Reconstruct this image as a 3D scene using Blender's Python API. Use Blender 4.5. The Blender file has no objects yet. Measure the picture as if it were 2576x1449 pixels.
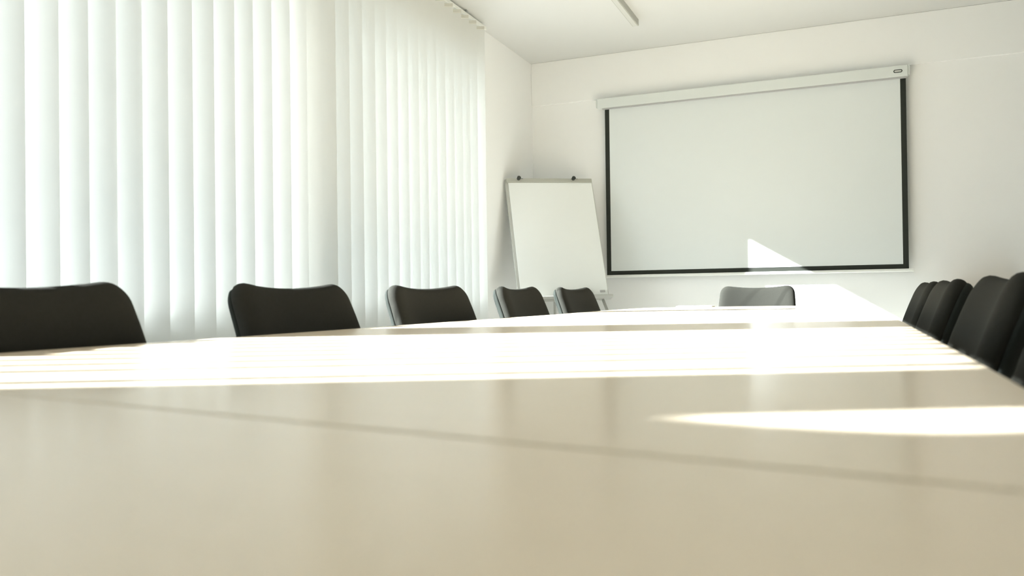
import bpy, bmesh, math, random
from mathutils import Vector, Matrix
random.seed(7)
S = bpy.context.scene
COL = S.collection
PI = math.pi
EYE = 0.83                      # camera height; room x right, y towards the screen wall, z up from the floor

# ------------------------------------------------------------------ camera, sky, sun, exposure
cam_d = bpy.data.cameras.new('camera')
cam = bpy.data.objects.new('camera', cam_d); COL.objects.link(cam)
R = Matrix(((0.92173592, 0.01519132, 0.38752046),
            (0.38760536, -0.0029922, -0.92182055),
            (-0.01284413, 0.99988013, -0.00864626)))
M4 = R.to_4x4(); M4.translation = (0, 0, EYE)
cam.matrix_world = M4
cam_d.sensor_fit = 'HORIZONTAL'; cam_d.sensor_width = 36.0
cam_d.lens = 36.0 * 2002.48 / 2576
cam_d.clip_start = 0.01; cam_d.clip_end = 200
cam_d.dof.use_dof = True
cam_d.dof.focus_distance = 4.6
cam_d.dof.aperture_fstop = 4.5
S.camera = cam

wd = bpy.data.worlds.new('sky'); S.world = wd; wd.use_nodes = True
bg = wd.node_tree.nodes['Background']
bg.inputs['Color'].default_value = (0.69, 0.875, 1.0, 1)
bg.inputs['Strength'].default_value = 0.33

SUN_TAN_AZ, SUN_DZ = 0.51, -0.60           # travel direction (1, 0.51, -0.60)
sd = bpy.data.lights.new('sun', 'SUN'); sd.energy = 9.0; sd.angle = math.radians(0.53); sd.color = (0.97, 0.99, 1.0)
so = bpy.data.objects.new('sun', sd); COL.objects.link(so)
so.location = (-12, -4, 8)
so.rotation_euler = Vector((1, SUN_TAN_AZ, SUN_DZ)).to_track_quat('-Z', 'Y').to_euler()

vs = S.view_settings
vs.view_transform = 'Standard'; vs.look = 'None'; vs.gamma = 1.0; vs.use_curve_mapping = False
vs.exposure = 2.58
S.cycles.max_bounces = 14; S.cycles.diffuse_bounces = 10; S.cycles.transmission_bounces = 8; S.cycles.transparent_max_bounces = 16
S.cycles.use_denoising = True
S.cycles.sample_clamp_indirect = 10

# ------------------------------------------------------------------ materials
def mat(name, col, rough=0.6, metal=0.0, spec=0.5, noise=None, bump=None, sheen=0.0, transl=0.0):
    m = bpy.data.materials.new(name); m.use_nodes = True
    nt = m.node_tree; b = nt.nodes['Principled BSDF']; out = nt.nodes['Material Output']
    b.inputs['Base Color'].default_value = (*col, 1)
    b.inputs['Roughness'].default_value = rough
    b.inputs['Metallic'].default_value = metal
    b.inputs['Specular IOR Level'].default_value = spec
    if sheen:
        b.inputs['Sheen Weight'].default_value = sheen
        b.inputs['Sheen Roughness'].default_value = 0.5
    tc = nt.nodes.new('ShaderNodeTexCoord')
    if noise:
        scale, amt, stretch = noise
        mp = nt.nodes.new('ShaderNodeMapping'); mp.inputs['Scale'].default_value = stretch
        nz = nt.nodes.new('ShaderNodeTexNoise'); nz.inputs['Scale'].default_value = scale; nz.inputs['Detail'].default_value = 4
        mr = nt.nodes.new('ShaderNodeMapRange'); mr.inputs['To Min'].default_value = 1 - amt; mr.inputs['To Max'].default_value = 1 + amt
        mx = nt.nodes.new('ShaderNodeMix'); mx.data_type = 'RGBA'; mx.blend_type = 'MULTIPLY'
        mx.inputs[0].default_value = 1.0; mx.inputs[6].default_value = (*col, 1)
        nt.links.new(tc.outputs['Object'], mp.inputs['Vector']); nt.links.new(mp.outputs[0], nz.inputs['Vector'])
        nt.links.new(nz.outputs[0], mr.inputs['Value']); nt.links.new(mr.outputs[0], mx.inputs[7])
        nt.links.new(mx.outputs[2], b.inputs['Base Color'])
    if bump:
        scale, strength = bump
        nz2 = nt.nodes.new('ShaderNodeTexNoise'); nz2.inputs['Scale'].default_value = scale; nz2.inputs['Detail'].default_value = 3
        bp = nt.nodes.new('ShaderNodeBump'); bp.inputs['Strength'].default_value = strength; bp.inputs['Distance'].default_value = 0.002
        nt.links.new(tc.outputs['Object'], nz2.inputs['Vector'])
        nt.links.new(nz2.outputs[0], bp.inputs['Height']); nt.links.new(bp.outputs[0], b.inputs['Normal'])
    if transl:
        tr = nt.nodes.new('ShaderNodeBsdfTranslucent'); tr.inputs['Color'].default_value = (*col, 1)
        ms = nt.nodes.new('ShaderNodeMixShader'); ms.inputs[0].default_value = transl
        nt.links.new(b.outputs[0], ms.inputs[1]); nt.links.new(tr.outputs[0], ms.inputs[2])
        nt.links.new(ms.outputs[0], out.inputs['Surface'])
    return m

def glass_mat():
    m = bpy.data.materials.new('window_glass'); m.use_nodes = True
    nt = m.node_tree; nt.nodes.remove(nt.nodes['Principled BSDF']); out = nt.nodes['Material Output']
    t = nt.nodes.new('ShaderNodeBsdfTransparent'); t.inputs[0].default_value = (0.96, 0.98, 0.97, 1)
    g = nt.nodes.new('ShaderNodeBsdfGlossy'); g.inputs['Roughness'].default_value = 0.01
    f = nt.nodes.new('ShaderNodeFresnel'); f.inputs[0].default_value = 1.45
    mx = nt.nodes.new('ShaderNodeMixShader')
    nt.links.new(f.outputs[0], mx.inputs[0]); nt.links.new(t.outputs[0], mx.inputs[1]); nt.links.new(g.outputs[0], mx.inputs[2])
    nt.links.new(mx.outputs[0], out.inputs['Surface'])
    return m

WALL = mat('white_wall_paint', (0.84, 0.84, 0.83), 0.75, bump=(220, 0.08), noise=(1.3, 0.012, (1, 1, 1)))
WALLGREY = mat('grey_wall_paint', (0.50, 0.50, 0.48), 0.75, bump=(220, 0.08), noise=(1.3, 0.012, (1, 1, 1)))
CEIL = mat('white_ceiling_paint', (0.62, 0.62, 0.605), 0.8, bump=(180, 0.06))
FLOOR = mat('grey_carpet', (0.52, 0.51, 0.48), 0.95, noise=(60, 0.15, (1, 1, 1)), bump=(500, 0.4))
SKIRT = mat('white_skirting', (0.78, 0.78, 0.76), 0.45)
TABLE = mat('cream_laminate', (0.90, 0.76, 0.59), 0.21, spec=0.5, noise=(3.0, 0.02, (1, 9, 1)))
EDGE = mat('cream_edge_band', (0.66, 0.57, 0.43), 0.45)
STEEL = mat('grey_steel', (0.45, 0.46, 0.46), 0.35, metal=0.9)
BLACKMETAL = mat('black_metal', (0.02, 0.02, 0.02), 0.4)
FABRIC = mat('black_fabric', (0.028, 0.028, 0.024), 0.9, spec=0.12, bump=(900, 0.25), sheen=0.0, noise=(120, 0.1, (1, 1, 1)))
SHELL = mat('black_back_fabric', (0.024, 0.028, 0.025), 0.85, spec=0.15, bump=(900, 0.2))
SLAT = mat('white_blind_fabric', (0.755, 0.765, 0.75), 0.85, spec=0.05, transl=0.24, noise=(90, 0.012, (4, 4, 0.2)))
HEM = mat('blind_pocket', (0.62, 0.62, 0.57), 0.8)
RAIL = mat('white_rail', (0.74, 0.75, 0.71), 0.4)
PLASTIC = mat('white_plastic', (0.75, 0.76, 0.73), 0.4)
DARKPLASTIC = mat('dark_plastic', (0.03, 0.035, 0.03), 0.4)
SCREEN = mat('matte_screen_white', (0.69, 0.72, 0.715), 0.9, spec=0.2)
SCREENBLACK = mat('screen_black_border', (0.03, 0.033, 0.028), 0.9, spec=0.2)
CASE = mat('screen_case_white', (0.66, 0.69, 0.67), 0.45)
BADGE = mat('badge_silver', (0.55, 0.55, 0.52), 0.35, metal=0.4)
BOARD = mat('flip_board_grey', (0.44, 0.44, 0.41), 0.5)
BAR = mat('flip_clamp_grey', (0.40, 0.40, 0.35), 0.45)
PAPER = mat('flip_paper', (0.77, 0.785, 0.765), 0.85, spec=0.2)
STICKER_AND_SHADE = mat('grey_sticker_and_shade', (0.42, 0.42, 0.42), 0.6)  # also colours the painted shade strip under the screen case
FRAMEW = mat('window_frame_white', (0.78, 0.78, 0.77), 0.35)
BEECH = mat('beech_top', (0.62, 0.43, 0.26), 0.5, noise=(6, 0.1, (1, 12, 1)))
CABGREY = mat('cabinet_grey', (0.55, 0.57, 0.55), 0.5)
FOLDER = mat('pale_folder', (0.72, 0.74, 0.72), 0.5)
LAMPBODY = mat('lamp_housing', (0.38, 0.38, 0.345), 0.4)
DIFF = mat('lamp_diffuser', (0.56, 0.56, 0.53), 0.5)
GLASS = glass_mat()

# ------------------------------------------------------------------ helpers
def box(bm, x0, x1, y0, y1, z0, z1, bev=0.0, seg=2, mi=0):
    vs_ = [bm.verts.new(p) for p in ((x0,y0,z0),(x1,y0,z0),(x1,y1,z0),(x0,y1,z0),(x0,y0,z1),(x1,y0,z1),(x1,y1,z1),(x0,y1,z1))]
    fs = [bm.faces.new([vs_[i] for i in f]) for f in ((0,3,2,1),(4,5,6,7),(0,1,5,4),(1,2,6,5),(2,3,7,6),(3,0,4,7))]
    for f in fs: f.material_index = mi
    if bev:
        es = list({e for f in fs for e in f.edges})
        bmesh.ops.bevel(bm, geom=es, offset=bev, segments=seg, profile=0.5, affect='EDGES')

def tube(bm, pts, r, n=10, caps=True):
    pts = [Vector(p) for p in pts]; rings = []
    prev = None
    for i, p in enumerate(pts):
        a = pts[max(i-1, 0)]; b = pts[min(i+1, len(pts)-1)]
        d = (b - a).normalized()
        ref = Vector((0,0,1)) if abs(d.z) < 0.95 else Vector((0,1,0))
        if prev is None: s = d.cross(ref).normalized()
        else: s = (prev - d * prev.dot(d)).normalized()
        prev = s; t = d.cross(s)
        rr = r[i] if isinstance(r, (list, tuple)) else r
        rings.append([bm.verts.new(p + s*rr*math.cos(2*PI*k/n) + t*rr*math.sin(2*PI*k/n)) for k in range(n)])
    for a, b in zip(rings, rings[1:]):
        for k in range(n): bm.faces.new((a[k], a[(k+1)%n], b[(k+1)%n], b[k]))
    if caps: bm.faces.new(rings[0][::-1]); bm.faces.new(rings[-1])

def bend(pts, rad, n=5):
    """round the inner corners of a polyline"""
    pts = [Vector(p) for p in pts]; out = [pts[0]]
    for i in range(1, len(pts)-1):
        a, b, c = pts[i-1], pts[i], pts[i+1]
        u = (a-b).normalized(); v = (c-b).normalized()
        rr = min(rad, (a-b).length*0.45, (c-b).length*0.45)
        p0, p2 = b+u*rr, b+v*rr
        for k in range(n+1):
            t = k/n; out.append(p0*(1-t)**2 + b*2*t*(1-t) + p2*t*t)
    out.append(pts[-1]); return out

def mesh(name, bm, mats, smooth=False):
    bmesh.ops.recalc_face_normals(bm, faces=bm.faces)
    me = bpy.data.meshes.new(name); bm.to_mesh(me); bm.free()
    for m in (mats if isinstance(mats, (list, tuple)) else [mats]): me.materials.append(m)
    if smooth:
        for p in me.polygons: p.use_smooth = True
    return me

def obj(name, bm_or_me, mats=None, parent=None, smooth=False):
    me = bm_or_me if isinstance(bm_or_me, bpy.types.Mesh) else mesh(name, bm_or_me, mats, smooth)
    o = bpy.data.objects.new(name, me); COL.objects.link(o)
    if parent: o.parent = parent
    return o

def smooth_by_angle(o, deg=35):
    me = o.data
    for p in me.polygons: p.use_smooth = True
    try:
        me.set_sharp_from_angle(angle=math.radians(deg))
    except Exception: pass

def tag(o, label=None, cat=None, group=None, kind=None):
    if label: o['label'] = label
    if cat: o['category'] = cat
    if group: o['group'] = group
    if kind: o['kind'] = kind
    return o

def empty(name, loc, rz=0.0):
    o = bpy.data.objects.new(name, None); COL.objects.link(o)
    o.location = loc; o.rotation_euler = (0, 0, rz); o.empty_display_size = 0.1
    return o

def copy_tree(o, parent=None):
    c = o.copy(); COL.objects.link(c); c.parent = parent
    for ch in list(o.children): copy_tree(ch, c)
    return c

def struct(name, bm, m, parent=None, smooth=False):
    o = obj(name, bm, m, parent, smooth)
    if not parent: o['kind'] = 'structure'
    return o

# ------------------------------------------------------------------ room shell
XL, XR, YB, YF = -2.44, 3.2, -2.9, 6.30
ZC = EYE + 1.955
SILL, HEAD = EYE - 0.10, EYE + 1.64
XO = -2.74                                      # outer face of the window wall
OPEN = [(-1.62, -0.56), (-0.43, 0.86), (1.16, 3.11), (3.23, 5.335)]              # wall openings
WINS = [(-1.62, -0.56), (-0.43, 0.86), (1.16, 3.11), (3.23, 5.335)]

bm = bmesh.new(); box(bm, XL-0.3, XR+0.15, YB-0.15, YF+0.15, -0.15, 0.0); struct('floor', bm, FLOOR)
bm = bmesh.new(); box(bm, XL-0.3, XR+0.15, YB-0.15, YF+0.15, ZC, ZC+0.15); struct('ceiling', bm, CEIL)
bm = bmesh.new(); box(bm, XL, XR, YF, YF+0.15, 0, ZC); struct('wall_back', bm, WALL)
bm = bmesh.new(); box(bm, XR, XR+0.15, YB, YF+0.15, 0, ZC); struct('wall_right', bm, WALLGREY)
bm = bmesh.new(); box(bm, XL, XR, YB-0.15, YB, 0, ZC); struct('wall_front', bm, WALL)
bm = bmesh.new()
box(bm, XO, XL, YB-0.15, YF+0.15, 0, SILL)
box(bm, XO, XL, YB-0.15, YF+0.15, HEAD, ZC)
ys = [YB-0.15] + [v for w in OPEN for v in w] + [YF+0.15]
for a, b in zip(ys[0::2], ys[1::2]): box(bm, XO, XL, a, b, SILL, HEAD)
struct('wall_left', bm, WALL)
# shallow beam across the top of the screen wall
bm = bmesh.new(); box(bm, XL+0.001, XR-0.001, YF-0.02, YF-0.0005, EYE+1.592, ZC-0.0005, 0.003); struct('trim_1', bm, WALL)
# skirting boards
bm = bmesh.new(); box(bm, XL+0.015, XR-0.015, YF-0.015, YF, 0, 0.07, 0.003); struct('baseboard_back', bm, SKIRT)
bm = bmesh.new(); box(bm, XL, XL+0.015, YB, YF, 0, 0.07, 0.003); struct('baseboard_left', bm, SKIRT)
bm = bmesh.new(); box(bm, XR-0.015, XR, YB, YF, 0, 0.07, 0.003); struct('baseboard_right', bm, SKIRT)
# windows
for i, (a, b) in enumerate(WINS):
    bm = bmesh.new(); x0, x1 = -2.66, -2.60; t = 0.055
    box(bm, x0, x1, a, a+t, SILL, HEAD, 0.004); box(bm, x0, x1, b-t, b, SILL, HEAD, 0.004)
    box(bm, x0, x1, a+t, b-t, SILL, SILL+t, 0.004); box(bm, x0, x1, a+t, b-t, HEAD-t, HEAD, 0.004)
    w = struct('window_%d' % (i+1), bm, FRAMEW)
    bm = bmesh.new(); box(bm, -2.633, -2.627, a+t-0.004, b-t+0.004, SILL+t-0.004, HEAD-t+0.004); obj('pane', bm, GLASS, w)
    bm = bmesh.new(); box(bm, -2.60, -2.585, b-0.04, b-0.015, EYE+0.62, EYE+0.69, 0.003)
    tube(bm, [(-2.59, b-0.028, EYE+0.655), (-2.55, b-0.028, EYE+0.655), (-2.55, b-0.028, EYE+0.54)], 0.007); obj('window_handle', bm, PLASTIC, w)
    bm = bmesh.new(); box(bm, -2.60, XL+0.004, a+0.001, b-0.001, SILL, SILL+0.015, 0.003); obj('sill_board', bm, FRAMEW, w)

# ------------------------------------------------------------------ projection screen
scr = empty('projection_screen', (-0.71, 6.24, EYE))
tag(scr, 'pulled-down white projection screen with black borders mounted on the far wall', 'projection screen')
def sbox(name, m, *a, **k):
    bm = bmesh.new(); box(bm, a[0]+0.71, a[1]+0.71, a[2]-6.24, a[3]-6.24, a[4], a[5], **k); return obj(name, bm, m, scr)
case = sbox('screen_case', CASE, -1.842, 0.420, 6.205, 6.2499, 1.497, 1.5785, bev=0.006)
case.data.materials.append(CASE)
sbox('case_shadow_strip', STICKER_AND_SHADE, -1.80, 0.41, 6.2062, 6.2385, 1.4905, 1.4968)  # grey strip standing in for the shadow line under the case
for nm, x0, x1 in (('end_cap', -1.853, -1.8425), ('end_cap', 0.4205, 0.431)):
    sbox(nm, CASE, x0, x1, 6.21, 6.2495, 1.508, 1.5775, bev=0.004)
def rrect(cx, cz, hw, hh, n=8):
    pts = []
    for s in range(2):
        for k in range(n+1):
            a = -PI/2 + PI*k/n + PI*s
            pts.append((cx + (hw-hh)*(1 if s == 0 else -1) + hh*math.cos(a), cz + hh*math.sin(a)))
    return pts
def plate(bm, pts, y0, y1):
    f = [bm.verts.new((x, y0, z)) for x, z in pts]; g = [bm.verts.new((x, y1, z)) for x, z in pts]
    bm.faces.new(f); bm.faces.new(g[::-1]); n = len(pts)
    for k in range(n): bm.faces.new((f[k], g[k], g[(k+1)%n], f[(k+1)%n]))
bm = bmesh.new(); plate(bm, rrect(0.355+0.71, 1.538, 0.029, 0.0115), 6.2035-6.24, 6.206-6.24)
bd = obj('badge', bm, DARKPLASTIC, scr); bd['label'] = 'small black-rimmed oval maker badge'
bm = bmesh.new(); plate(bm, rrect(0.355+0.71, 1.538, 0.0225, 0.0060), 6.2022-6.24, 6.2037-6.24); obj('badge_face', bm, BADGE, bd)
# cloth: white field, four black border bands, each its own part, slightly proud of one another
XA, XB, ZA, ZB = -1.786, 0.406, 0.150, 1.505
bt = 0.036
sbox('screen_cloth', SCREEN, XA+bt, XB-bt, 6.2395, 6.241, ZA+0.032, ZB)
for x0, x1 in ((XA, XA+bt), (XB-bt, XB)):
    o = sbox('border_band', SCREENBLACK, x0, x1, 6.239, 6.2413, ZA, ZB); o['label'] = 'black side border of the screen cloth'
o = sbox('border_band', SCREENBLACK, XA+bt, XB-bt, 6.239, 6.2413, ZA, ZA+0.032); o['label'] = 'black bottom border of the screen cloth'
sbox('bottom_bar', PLASTIC, XA, XB+0.022, 6.228, 6.250, ZA-0.021, ZA-0.0005, bev=0.004)
for x0, x1 in ((XA-0.01, XA), (XB+0.022, XB+0.032)): sbox('bar_end', PLASTIC, x0, x1, 6.226, 6.252, ZA-0.022, ZA-0.001, bev=0.003)
for x in (-1.70, 0.30): sbox('wall_bracket', STEEL, x-0.02, x+0.02, 6.2492, 6.30, 1.51, 1.56)

# ------------------------------------------------------------------ conference table
TOP = EYE - 0.0907
RIGHT = [(0.10,-0.55),(0.135,0.1),(0.148,0.9),(0.146,2.0),(0.145,2.70),(0.122,3.47),(0.082,4.0),(0.0,4.55),(-0.13,5.02),(-0.29,5.28)]
FAR = [(-0.47,5.24),(-0.67,5.16),(-0.83,5.08),(-0.995,4.98)]
LEFT = [(-1.115,4.90),(-1.175,4.62),(-1.205,4.1),(-1.215,3.4),(-1.26,2.7),(-1.30,1.9),(-1.33,1.45),(-1.37,1.0),(-1.39,0.5),(-1.385,0.0),(-1.36,-0.55)]
def catmull(pts, n=6):
    out = []
    for i in range(len(pts)-1):
        p0 = Vector(pts[max(i-1,0)]); p1 = Vector(pts[i]); p2 = Vector(pts[i+1]); p3 = Vector(pts[min(i+2,len(pts)-1)])
        for k in range(n):
            t = k/n
            out.append(0.5*((2*p1)+(p2-p0)*t+(2*p0-5*p1+4*p2-p3)*t*t+(3*p1-p0-3*p2+p3)*t**3))
    out.append(Vector(pts[-1])); return out
outline = catmull(RIGHT + FAR + LEFT)
SEAM = lambda x: 0.447 - 0.13*(x + 0.15)
GAP = 0.0045
def split(side):
    res = []
    n = len(outline)
    f = lambda p: (p.y - SEAM(p.x) - GAP/2) if side > 0 else (SEAM(p.x) - GAP/2 - p.y)
    for i in range(n):
        a, b = outline[i], outline[(i+1) % n]
        fa, fb = f(a), f(b)
        if fa >= 0: res.append(a)
        if fa*fb < 0: res.append(a + (b-a)*(fa/(fa-fb)))
    return res
tbl = empty('conference_table', (-0.61, 2.4, 0))
tbl.matrix_world = Matrix.Translation((-0.61, 2.4, 0))
tag(tbl, 'long boat-shaped cream conference table striped with sunlight, black chairs around it', 'table')
OFF = Vector((0.61, -2.4))
for side in (1, -1):
    poly = [p + OFF for p in split(side)]
    bm = bmesh.new(); n = len(poly); bev = 0.0015
    cen = sum(poly, Vector((0, 0))) / n
    def ring(ins, z): return [bm.verts.new((*(p + (cen-p).normalized()*ins), z)) for p in poly]
    r = [ring(0.004, TOP-0.028), ring(0, TOP-0.026), ring(0, TOP-bev), ring(bev*0.3, TOP-bev*0.3), ring(bev, TOP)]
    for a, b in zip(r, r[1:]):
        for k in range(n): bm.faces.new((a[k], a[(k+1)%n], b[(k+1)%n], b[k]))
    f1 = bm.faces.new(r[-1]); f0 = bm.faces.new(r[0][::-1])
    for f in bm.faces: f.material_index = 1
    f1.material_index = 0; f0.material_index = 1
    obj('tabletop', bm, [TABLE, EDGE], tbl)
for x, y in ((-0.76, -0.2), (-0.46, -0.2), (-0.76, 2.22), (-0.46, 2.22), (-0.76, 3.94), (-0.46, 3.94)):
    bm = bmesh.new(); tube(bm, [(x+0.61, y-2.4, 0.004), (x+0.61, y-2.4, TOP-0.028)], 0.03, 16)
    tube(bm, [(x+0.61, y-2.4, 0.0), (x+0.61, y-2.4, 0.012)], 0.045, 16)
    obj('leg', bm, STEEL, tbl)
bm = bmesh.new()
for x in (-0.76, -0.46): box(bm, x+0.59, x+0.63, -2.6, 1.54, TOP-0.075, TOP-0.0285)
obj('under_frame', bm, STEEL, tbl)

# ------------------------------------------------------------------ chairs
def pad(outline, surf_fn, t_front, t_back, rings=10, dome=6.0):
    """cushion: rounded outline, front and back skins with a rounded rim. surf_fn(a, b, off) gives the point"""
    bm = bmesh.new()
    bnd = list(outline); nb = len(bnd)
    ca = sum(p[0] for p in bnd)/nb; cb = sum(p[1] for p in bnd)/nb
    def skin(sign, t):
        layers = []
        for j in range(rings):
            rho = 1 - (1 - j/rings)**2.0 if j else 0
            if j == 0: continue
            th = t * (1 - rho**dome)**0.5
            layers.append([bm.verts.new(surf_fn(ca+(p[0]-ca)*rho, cb+(p[1]-cb)*rho, sign*th)) for p in bnd])
        c = bm.verts.new(surf_fn(ca, cb, sign*t))
        return c, layers
    rim = [bm.verts.new(surf_fn(p[0], p[1], 0.0)) for p in bnd]
    for sign, t in ((1, t_front), (-1, t_back)):
        c, L = skin(sign, t); L = L + [rim]
        for k in range(nb):
            k2 = (k+1) % nb
            bm.faces.new((c, L[0][k], L[0][k2]))
            for a, b in zip(L, L[1:]): bm.faces.new((a[k], b[k], b[k2], a[k2]))
    return bm

def rounded(hw_fn, b0, b1, rad_top, rad_bot, dip=0.0):
    """rounded trapezoid outline in (a = across, b = up), walked once round with true corner arcs"""
    w0, w1, H = hw_fn(b0), hw_fn(b1), b1 - b0
    pts = []
    def arc(ca, cb, r, t0, t1, n):
        for k in range(n+1):
            t = t0 + (t1-t0)*k/n; pts.append((ca + r*math.cos(t), cb + r*math.sin(t)))
    def side(sgn, up):
        zs = [b0+rad_bot + (H-rad_bot-rad_top)*k/6 for k in range(1, 6)]
        for z in (zs if up else zs[::-1]): pts.append((sgn*hw_fn(z), z))
    wt, wb = hw_fn(b1-rad_top), hw_fn(b0+rad_bot)
    side(1, True); arc(wt-rad_top, b1-rad_top, rad_top, 0, PI/2, 9)
    for k in range(1, 12): pts.append(((wt-rad_top)*(1-2*k/12), b1))
    arc(-wt+rad_top, b1-rad_top, rad_top, PI/2, PI, 9); side(-1, False)
    arc(-wb+rad_bot, b0+rad_bot, rad_bot, PI, 1.5*PI, 6)
    for k in range(1, 8): pts.append((-(wb-rad_bot)*(1-2*k/8), b0))
    arc(wb-rad_bot, b0+rad_bot, rad_bot, 1.5*PI, 2*PI, 6)
    out = []
    for a, b in pts:
        ub = (b-b0)/H
        out.append((a, b - dip*(ub**4)*max(0, 1-(a/(w1*0.92))**2)))
    return out

REC = math.tan(math.radians(15.5))
BZ0, BZ1 = 0.50, 0.873
def back_x(b):                                   # recline with a gentle lumbar curve; chair faces local +x
    t = (b-0.46)
    return -0.17 - t*REC*0.72 - 0.30*max(0, t-0.02)**2
def back_surf(shift):
    def fn(a, b, off):
        x = back_x(b) + 0.62*a*a + shift           # wraps forward at both sides
        nx, na = 1.0, -1.24*a
        l = math.hypot(nx, na)
        return (x + off*nx/l, a + off*na/l, b + off*0.30)
    return fn
hw_back = lambda b: 0.238 + 0.014*math.sin(max(0, min(1, (0.87-b)/0.37))*PI*0.8)
chair = empty('conference_chair', (0, 0, 0))
bk = obj('backrest', pad(rounded(hw_back, BZ0, BZ1, 0.058, 0.05, 0.018), back_surf(0.0), 0.028, 0.028, dome=12.0), FABRIC, chair, True)
hw_sh = lambda b: hw_back(b) - 0.006
obj('back_shell', pad(rounded(hw_sh, BZ0-0.02, BZ1-0.012, 0.056, 0.05, 0.018), back_surf(-0.023), 0.004, 0.030), SHELL, chair, True)
def seat_fn(ang):
    c, s = math.cos(ang), math.sin(ang); n = 5.0
    r = (abs(c)**n + abs(s)**n) ** (-1/n); return r*c*0.235, r*s*0.235
def seat_surf(a, b, off): return (0.05 + b, a, 0.445 + off - 0.03*max(0, (b-0.12))**1.0 * 0.6)
obj('seat', pad([seat_fn(2*PI*k/48) for k in range(48)], seat_surf, 0.035, 0.025), FABRIC, chair, True)
# steel frame
for s in (-1, 1):
    y = s*0.215
    bm = bmesh.new(); tube(bm, [(0.24, y, 0.0), (0.215, y*0.98, 0.415)], 0.011); obj('leg', bm, BLACKMETAL, chair, True)
    bm = bmesh.new(); tube(bm, [(-0.26, y, 0.0), (-0.175, y*0.98, 0.415)], 0.011); obj('leg', bm, BLACKMETAL, chair, True)
bm = bmesh.new(); tube(bm, bend([(0.23, -0.21, 0.41), (0.23, 0.21, 0.41), (-0.19, 0.21, 0.41), (-0.19, -0.21, 0.41), (0.22, -0.21, 0.41)], 0.03), 0.011); obj('seat_frame', bm, BLACKMETAL, chair, True)
for s in (-1, 1):
    bm = bmesh.new(); tube(bm, bend([(-0.10, s*0.16, 0.405), (-0.225, s*0.16, 0.41), (back_x(0.62)-0.035, s*0.16, 0.62)], 0.04), 0.010); obj('back_support', bm, BLACKMETAL, chair, True)

CH = []
def place(x, y, rz, label, group=None):
    o = chair if not CH else copy_tree(chair)
    o.location = (x, y, 0); o.rotation_euler = (0, 0, rz)
    tag(o, label, 'chair', group); CH.append(o)
LX = -1.176
GL = 'chairs along the window side of the table'; GR = 'chairs along the wall side of the table'
for y, lab in ((1.02, 'black fabric chair at the window side, nearest the camera, cut by left picture edge'),
               (1.83, 'black fabric chair at the window side, second from the camera'),
               (2.63, 'black fabric chair at the window side, third from the camera, middle of its row'),
               (3.50, 'black fabric chair with sunlit edge at the window side, before the last one'),
               (4.37, 'black fabric chair with sunlit edge at the window side, farthest, before the flip chart')):
    place(LX + {1.02: -0.032}.get(y, 0.0), y + {1.02: 0.025, 2.63: -0.05, 4.37: -0.06}.get(y, -0.008), {2.63: -0.10, 4.37: -0.07}.get(y, 0.0), lab, GL)
for x, y, lab in ((0.02, 1.08, 'black fabric chair at the right side, nearest the camera, mostly out of the picture'),
               (0.02, 1.90, 'black fabric chair at the right side, second from the camera, large curved back'),
               (0.02, 2.88, 'black fabric chair at the right side, third from the camera'),
               (0.02, 3.60, 'black fabric chair at the right side, farthest, mostly hidden behind its neighbour')):
    place(x + 0.028, y + 0.08, PI, lab, GR); CH[-1].scale = (1, 1, 0.991)
place(-0.56, 5.36, -PI/2, 'black fabric chair at the far end of the table below the screen, streaked with sun')

# ------------------------------------------------------------------ vertical blind
RZT = EYE + 1.926; SLT = EYE + 1.893; SLB = 0.10
XE = -2.323
bl = empty('vertical_blind', (-2.378, 1.8, RZT))
tag(bl, 'white vertical blind with long fabric slats covering the window wall', 'blind')
BO = Vector((-2.378, 1.8, RZT))
bm = bmesh.new(); box(bm, -0.022, 0.024, -3.55, 5.19-1.8, -0.024, 0.0, 0.003); obj('head_rail', bm, RAIL, bl)
for y in (-1.2, 0.3, 1.8, 3.3, 4.9):
    bm = bmesh.new(); box(bm, -0.012, 0.012, y-1.8-0.012, y-1.8+0.012, 0.0, ZC-RZT); obj('ceiling_bracket', bm, STEEL, bl)
edges = [1.66,1.774,1.882,1.991,2.1,2.217,2.337,2.45,2.566,2.678,2.797,2.921,3.042,3.152,3.271,3.387,3.506,3.627,3.739,3.857,3.975,4.096]
edges = [e*1.01 for e in edges] + [4.245, 4.36, 4.48, 4.60, 4.72, 4.835, 4.955, 5.085]
pre = []
y = edges[0] - 0.117
while y > -1.70: pre.append(y - (0.045 if y < 0 else 0)); y -= 0.117
edges = pre[::-1] + edges
AZ = math.atan(SUN_TAN_AZ)
HWID = 0.0635
def slat_mesh(twist=0.0):
    bm = bmesh.new(); nx = 8; H = SLT - SLB - 0.0
    zs = [0, 0.2, 0.5, 0.9, 1.3, 1.7, 2.2, H] if not twist else [0, 0.2, 0.38, 0.42, 0.45, 0.48, 0.51, 0.54, 0.57, 0.6, 0.63, 0.66, 0.69, 1.2, H]
    rows = []
    for z in zs:
        rw = []
        for k in range(nx+1):
            t = -1 + 2*k/nx
            x, yy = t*HWID, -0.0012*(t*t - 0.4)
            if twist:
                a = twist * max(0, min(1, (0.625 - z)/0.15)); x, yy = HWID + (x-HWID)*math.cos(a)-yy*math.sin(a), (x-HWID)*math.sin(a)+yy*math.cos(a)
            rw.append(bm.verts.new((x, yy, -z)))
        rows.append(rw)
    for a, b in zip(rows, rows[1:]):
        for k in range(nx): bm.faces.new((a[k], a[k+1], b[k+1], b[k]))
    return mesh('slat', bm, SLAT, True)
def hem_mesh():
    bm = bmesh.new(); box(bm, -HWID*0.98, HWID*0.98, -0.0045, 0.0025, -0.024, 0.0, 0.0015, 1); return mesh('hem_pocket', bm, HEM)
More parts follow.
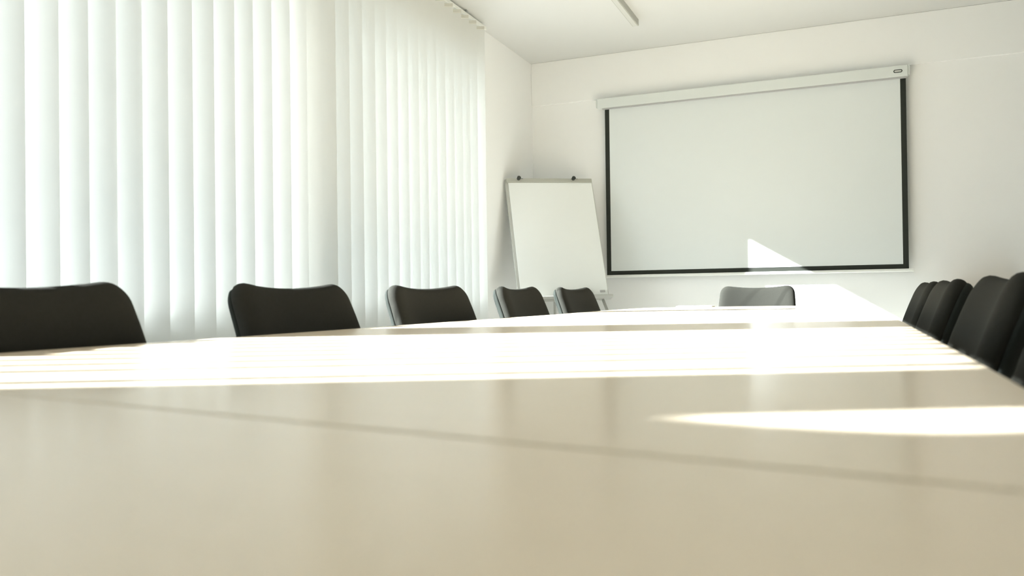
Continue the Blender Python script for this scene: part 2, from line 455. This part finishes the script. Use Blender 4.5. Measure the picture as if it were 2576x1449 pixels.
def carrier_mesh():
    bm = bmesh.new(); box(bm, -0.012, 0.012, -0.004, 0.004, 0.001, 0.010, 0.001, 1); tube(bm, [(0,0,0.0),(0,0,0.009)], 0.003, 8); return mesh('carrier', bm, PLASTIC)
SM, HM, KM = slat_mesh(), hem_mesh(), carrier_mesh()
TW = slat_mesh(math.radians(76))
for i, ye in enumerate(edges):
    d = 1.4 + random.uniform(-0.6, 0.6)              # turned nearly along the sun
    me = SM
    if 1.99 < ye < 2.15: d = 0.0
    if 1.50 < ye < 1.90: d = 3.0
    if ye < 1.0: d = 20.0
    if ye < -0.30: d = -76.0                           # unseen slats beside the camera, shut to shade the near table
    if -0.66 < ye < -0.55: me = TW                    # one unseen slat twisted near its top to shape a sun pool
    a = AZ + math.radians(d)
    cx, cy = XE - HWID*math.cos(a), ye - HWID*math.sin(a)
    if d < -20: cx, cy = XE - HWID*math.cos(AZ), ye - HWID*math.sin(AZ)
    s = obj('slat', me, None, bl)
    s.location = Vector((cx, cy, SLT)) - BO; s.rotation_euler = (0, 0, a)
    h = obj('hem_pocket', HM, None, s); k = obj('carrier', KM, None, s)

# ------------------------------------------------------------------ flip chart easel
SC = 1.05
cm_ = lambda v: Vector((v[0]*SC, v[1]*SC, v[2]*SC + EYE))
eR = Vector((0.79378544, 0.60784533, 0.02070595)); eU = Vector((-0.19821322, 0.22636068, 0.95366261)); eN = Vector((0.57499235, -0.76110768, 0.30016479))
PTL = cm_((-2.285, 5.388, 0.824))                     # paper's top left corner
PW, PH = 0.65*SC, 0.889*SC
fl = empty('flip_chart', (-1.75, 5.45, 0)); FO = Vector((-1.75, 5.45, 0))
tag(fl, 'white flip chart on a grey easel leaning beside the projection screen', 'flip chart')
FM = Matrix((eR, eU, eN)).transposed().to_4x4(); FM.translation = PTL - FO
def fpart(name, m, x0, x1, u0, u1, n0, n1, bev=0.0, parent=None):
    bm = bmesh.new(); box(bm, x0, x1, u0, u1, n0, n1, bev)
    o = obj(name, bm, m, parent or fl)
    o.matrix_local = FM if parent is None else Matrix.Identity(4)
    return o
fpart('board', BOARD, -0.022, PW+0.010, -PH-0.005, 0.034, -0.022, -0.004, 0.004)
pp = fpart('paper_pad', PAPER, 0.0, PW, -PH, 0.0, -0.0038, 0.004)
st = fpart('sticker', STICKER_AND_SHADE, PW-0.062, PW-0.020, -PH+0.022, -PH+0.042, 0.0042, 0.0047, 0, pp); st['label'] = 'small grey printed sticker in the lower right corner'
fpart('clamp_bar', BAR, -0.014, PW+0.003, 0.001, 0.035, -0.0035, 0.012, 0.003)
for kx in (0.083, 0.53):
    bm = bmesh.new()
    tube(bm, [(kx, 0.030, 0.0125), (kx, 0.030, 0.034)], [0.014, 0.0155], 20)
    tube(bm, [(kx+0.008, 0.026, 0.024), (kx+0.032, 0.025, 0.024)], 0.002, 8)
    k = obj('clamp_knob', bm, DARKPLASTIC, fl, False); smooth_by_angle(k); k.matrix_local = FM; k['label'] = 'black round clamp knob'
fpart('tray', BOARD, -0.01, PW+0.022, -PH-0.030, -PH-0.0055, -0.020, 0.050, 0.004)
def fw(x, u, n): return FM @ Vector((x, u, n))
def leg(a, b, r=0.011):
    bm = bmesh.new(); b = Vector(b); tube(bm, [a, b], r, 10)
    tube(bm, [b, b + (Vector(a)-b).normalized()*0.03], r+0.004, 10)
    obj('leg', bm, BOARD, fl, True)
pA = fw(0.06, -PH-0.031, -0.005); pB = fw(PW-0.045, -PH-0.031, -0.005)
leg(pB, (pB.x + 0.36, pB.y - 0.20, 0.016)); leg(pA, (pA.x + 0.16, pA.y - 0.32, 0.016))
pT = fw(PW/2+0.02, -0.05, -0.034); leg(pT, (pT.x+0.02, pT.y-0.01, 0.016))
bm = bmesh.new()
for pq in ((0.06, 0.06), (PW-0.06, PW-0.06)): tube(bm, [(pq[0], -PH-0.03, -0.024), (pq[1], 0.02, -0.024)], 0.008, 8)
o = obj('easel_rail', bm, BOARD, fl); o.matrix_local = FM

# ------------------------------------------------------------------ ceiling lamp
lp = empty('ceiling_lamp', (-1.3625, 4.83, ZC))
tag(lp, 'slim unlit linear lamp surface-mounted on the white ceiling', 'lamp')
bm = bmesh.new(); box(bm, -0.0225, 0.0225, -0.75, 0.755, -0.046, 0.0, 0.002); obj('housing', bm, LAMPBODY, lp)
bm = bmesh.new(); box(bm, -0.0165, 0.0165, -0.74, 0.745, -0.0485, -0.0455, 0.001); obj('diffuser', bm, DIFF, lp)

# ------------------------------------------------------------------ small things
fo = empty('document_folder', (-0.93, 5.0, TOP))
tag(fo, 'thin pale grey folder lying on the far end of the table', 'folder')
bm = bmesh.new(); box(bm, -0.05, 0.17, -0.05, 0.09, 0.0, 0.006, 0.002); obj('cover', bm, FOLDER, fo)
bm = bmesh.new(); box(bm, -0.045, 0.165, -0.045, 0.085, 0.0062, 0.009, 0.001); obj('sheets', bm, PAPER, fo)

cb = empty('sideboard', (0.86, 6.08, 0))
tag(cb, 'low grey sideboard with beech top against the far wall behind the right-hand chairs', 'cabinet')
CT = EYE - 0.002
bm = bmesh.new(); box(bm, -0.20, 0.20, -0.19, 0.20, 0.06, CT-0.026, 0.002); obj('body', bm, CABGREY, cb)
bm = bmesh.new(); box(bm, -0.22, 0.22, -0.215, 0.205, CT-0.026, CT, 0.002); obj('cabinet_top', bm, BEECH, cb)
for s in (-1, 1):
    x0, x1 = (-0.197, -0.002) if s < 0 else (0.002, 0.197)
    bm = bmesh.new(); box(bm, x0, x1, -0.208, -0.190, 0.065, CT-0.030, 0.002); d = obj('door', bm, CABGREY, cb)
    bm = bmesh.new(); tube(bm, bend([(s*0.025, -0.209, 0.42), (s*0.025, -0.232, 0.42), (s*0.025, -0.232, 0.54), (s*0.025, -0.209, 0.54)], 0.01), 0.005, 8); obj('handle', bm, STEEL, d)
bm = bmesh.new(); box(bm, -0.19, 0.19, -0.16, 0.18, 0.0, 0.06); obj('plinth', bm, BLACKMETAL, cb)
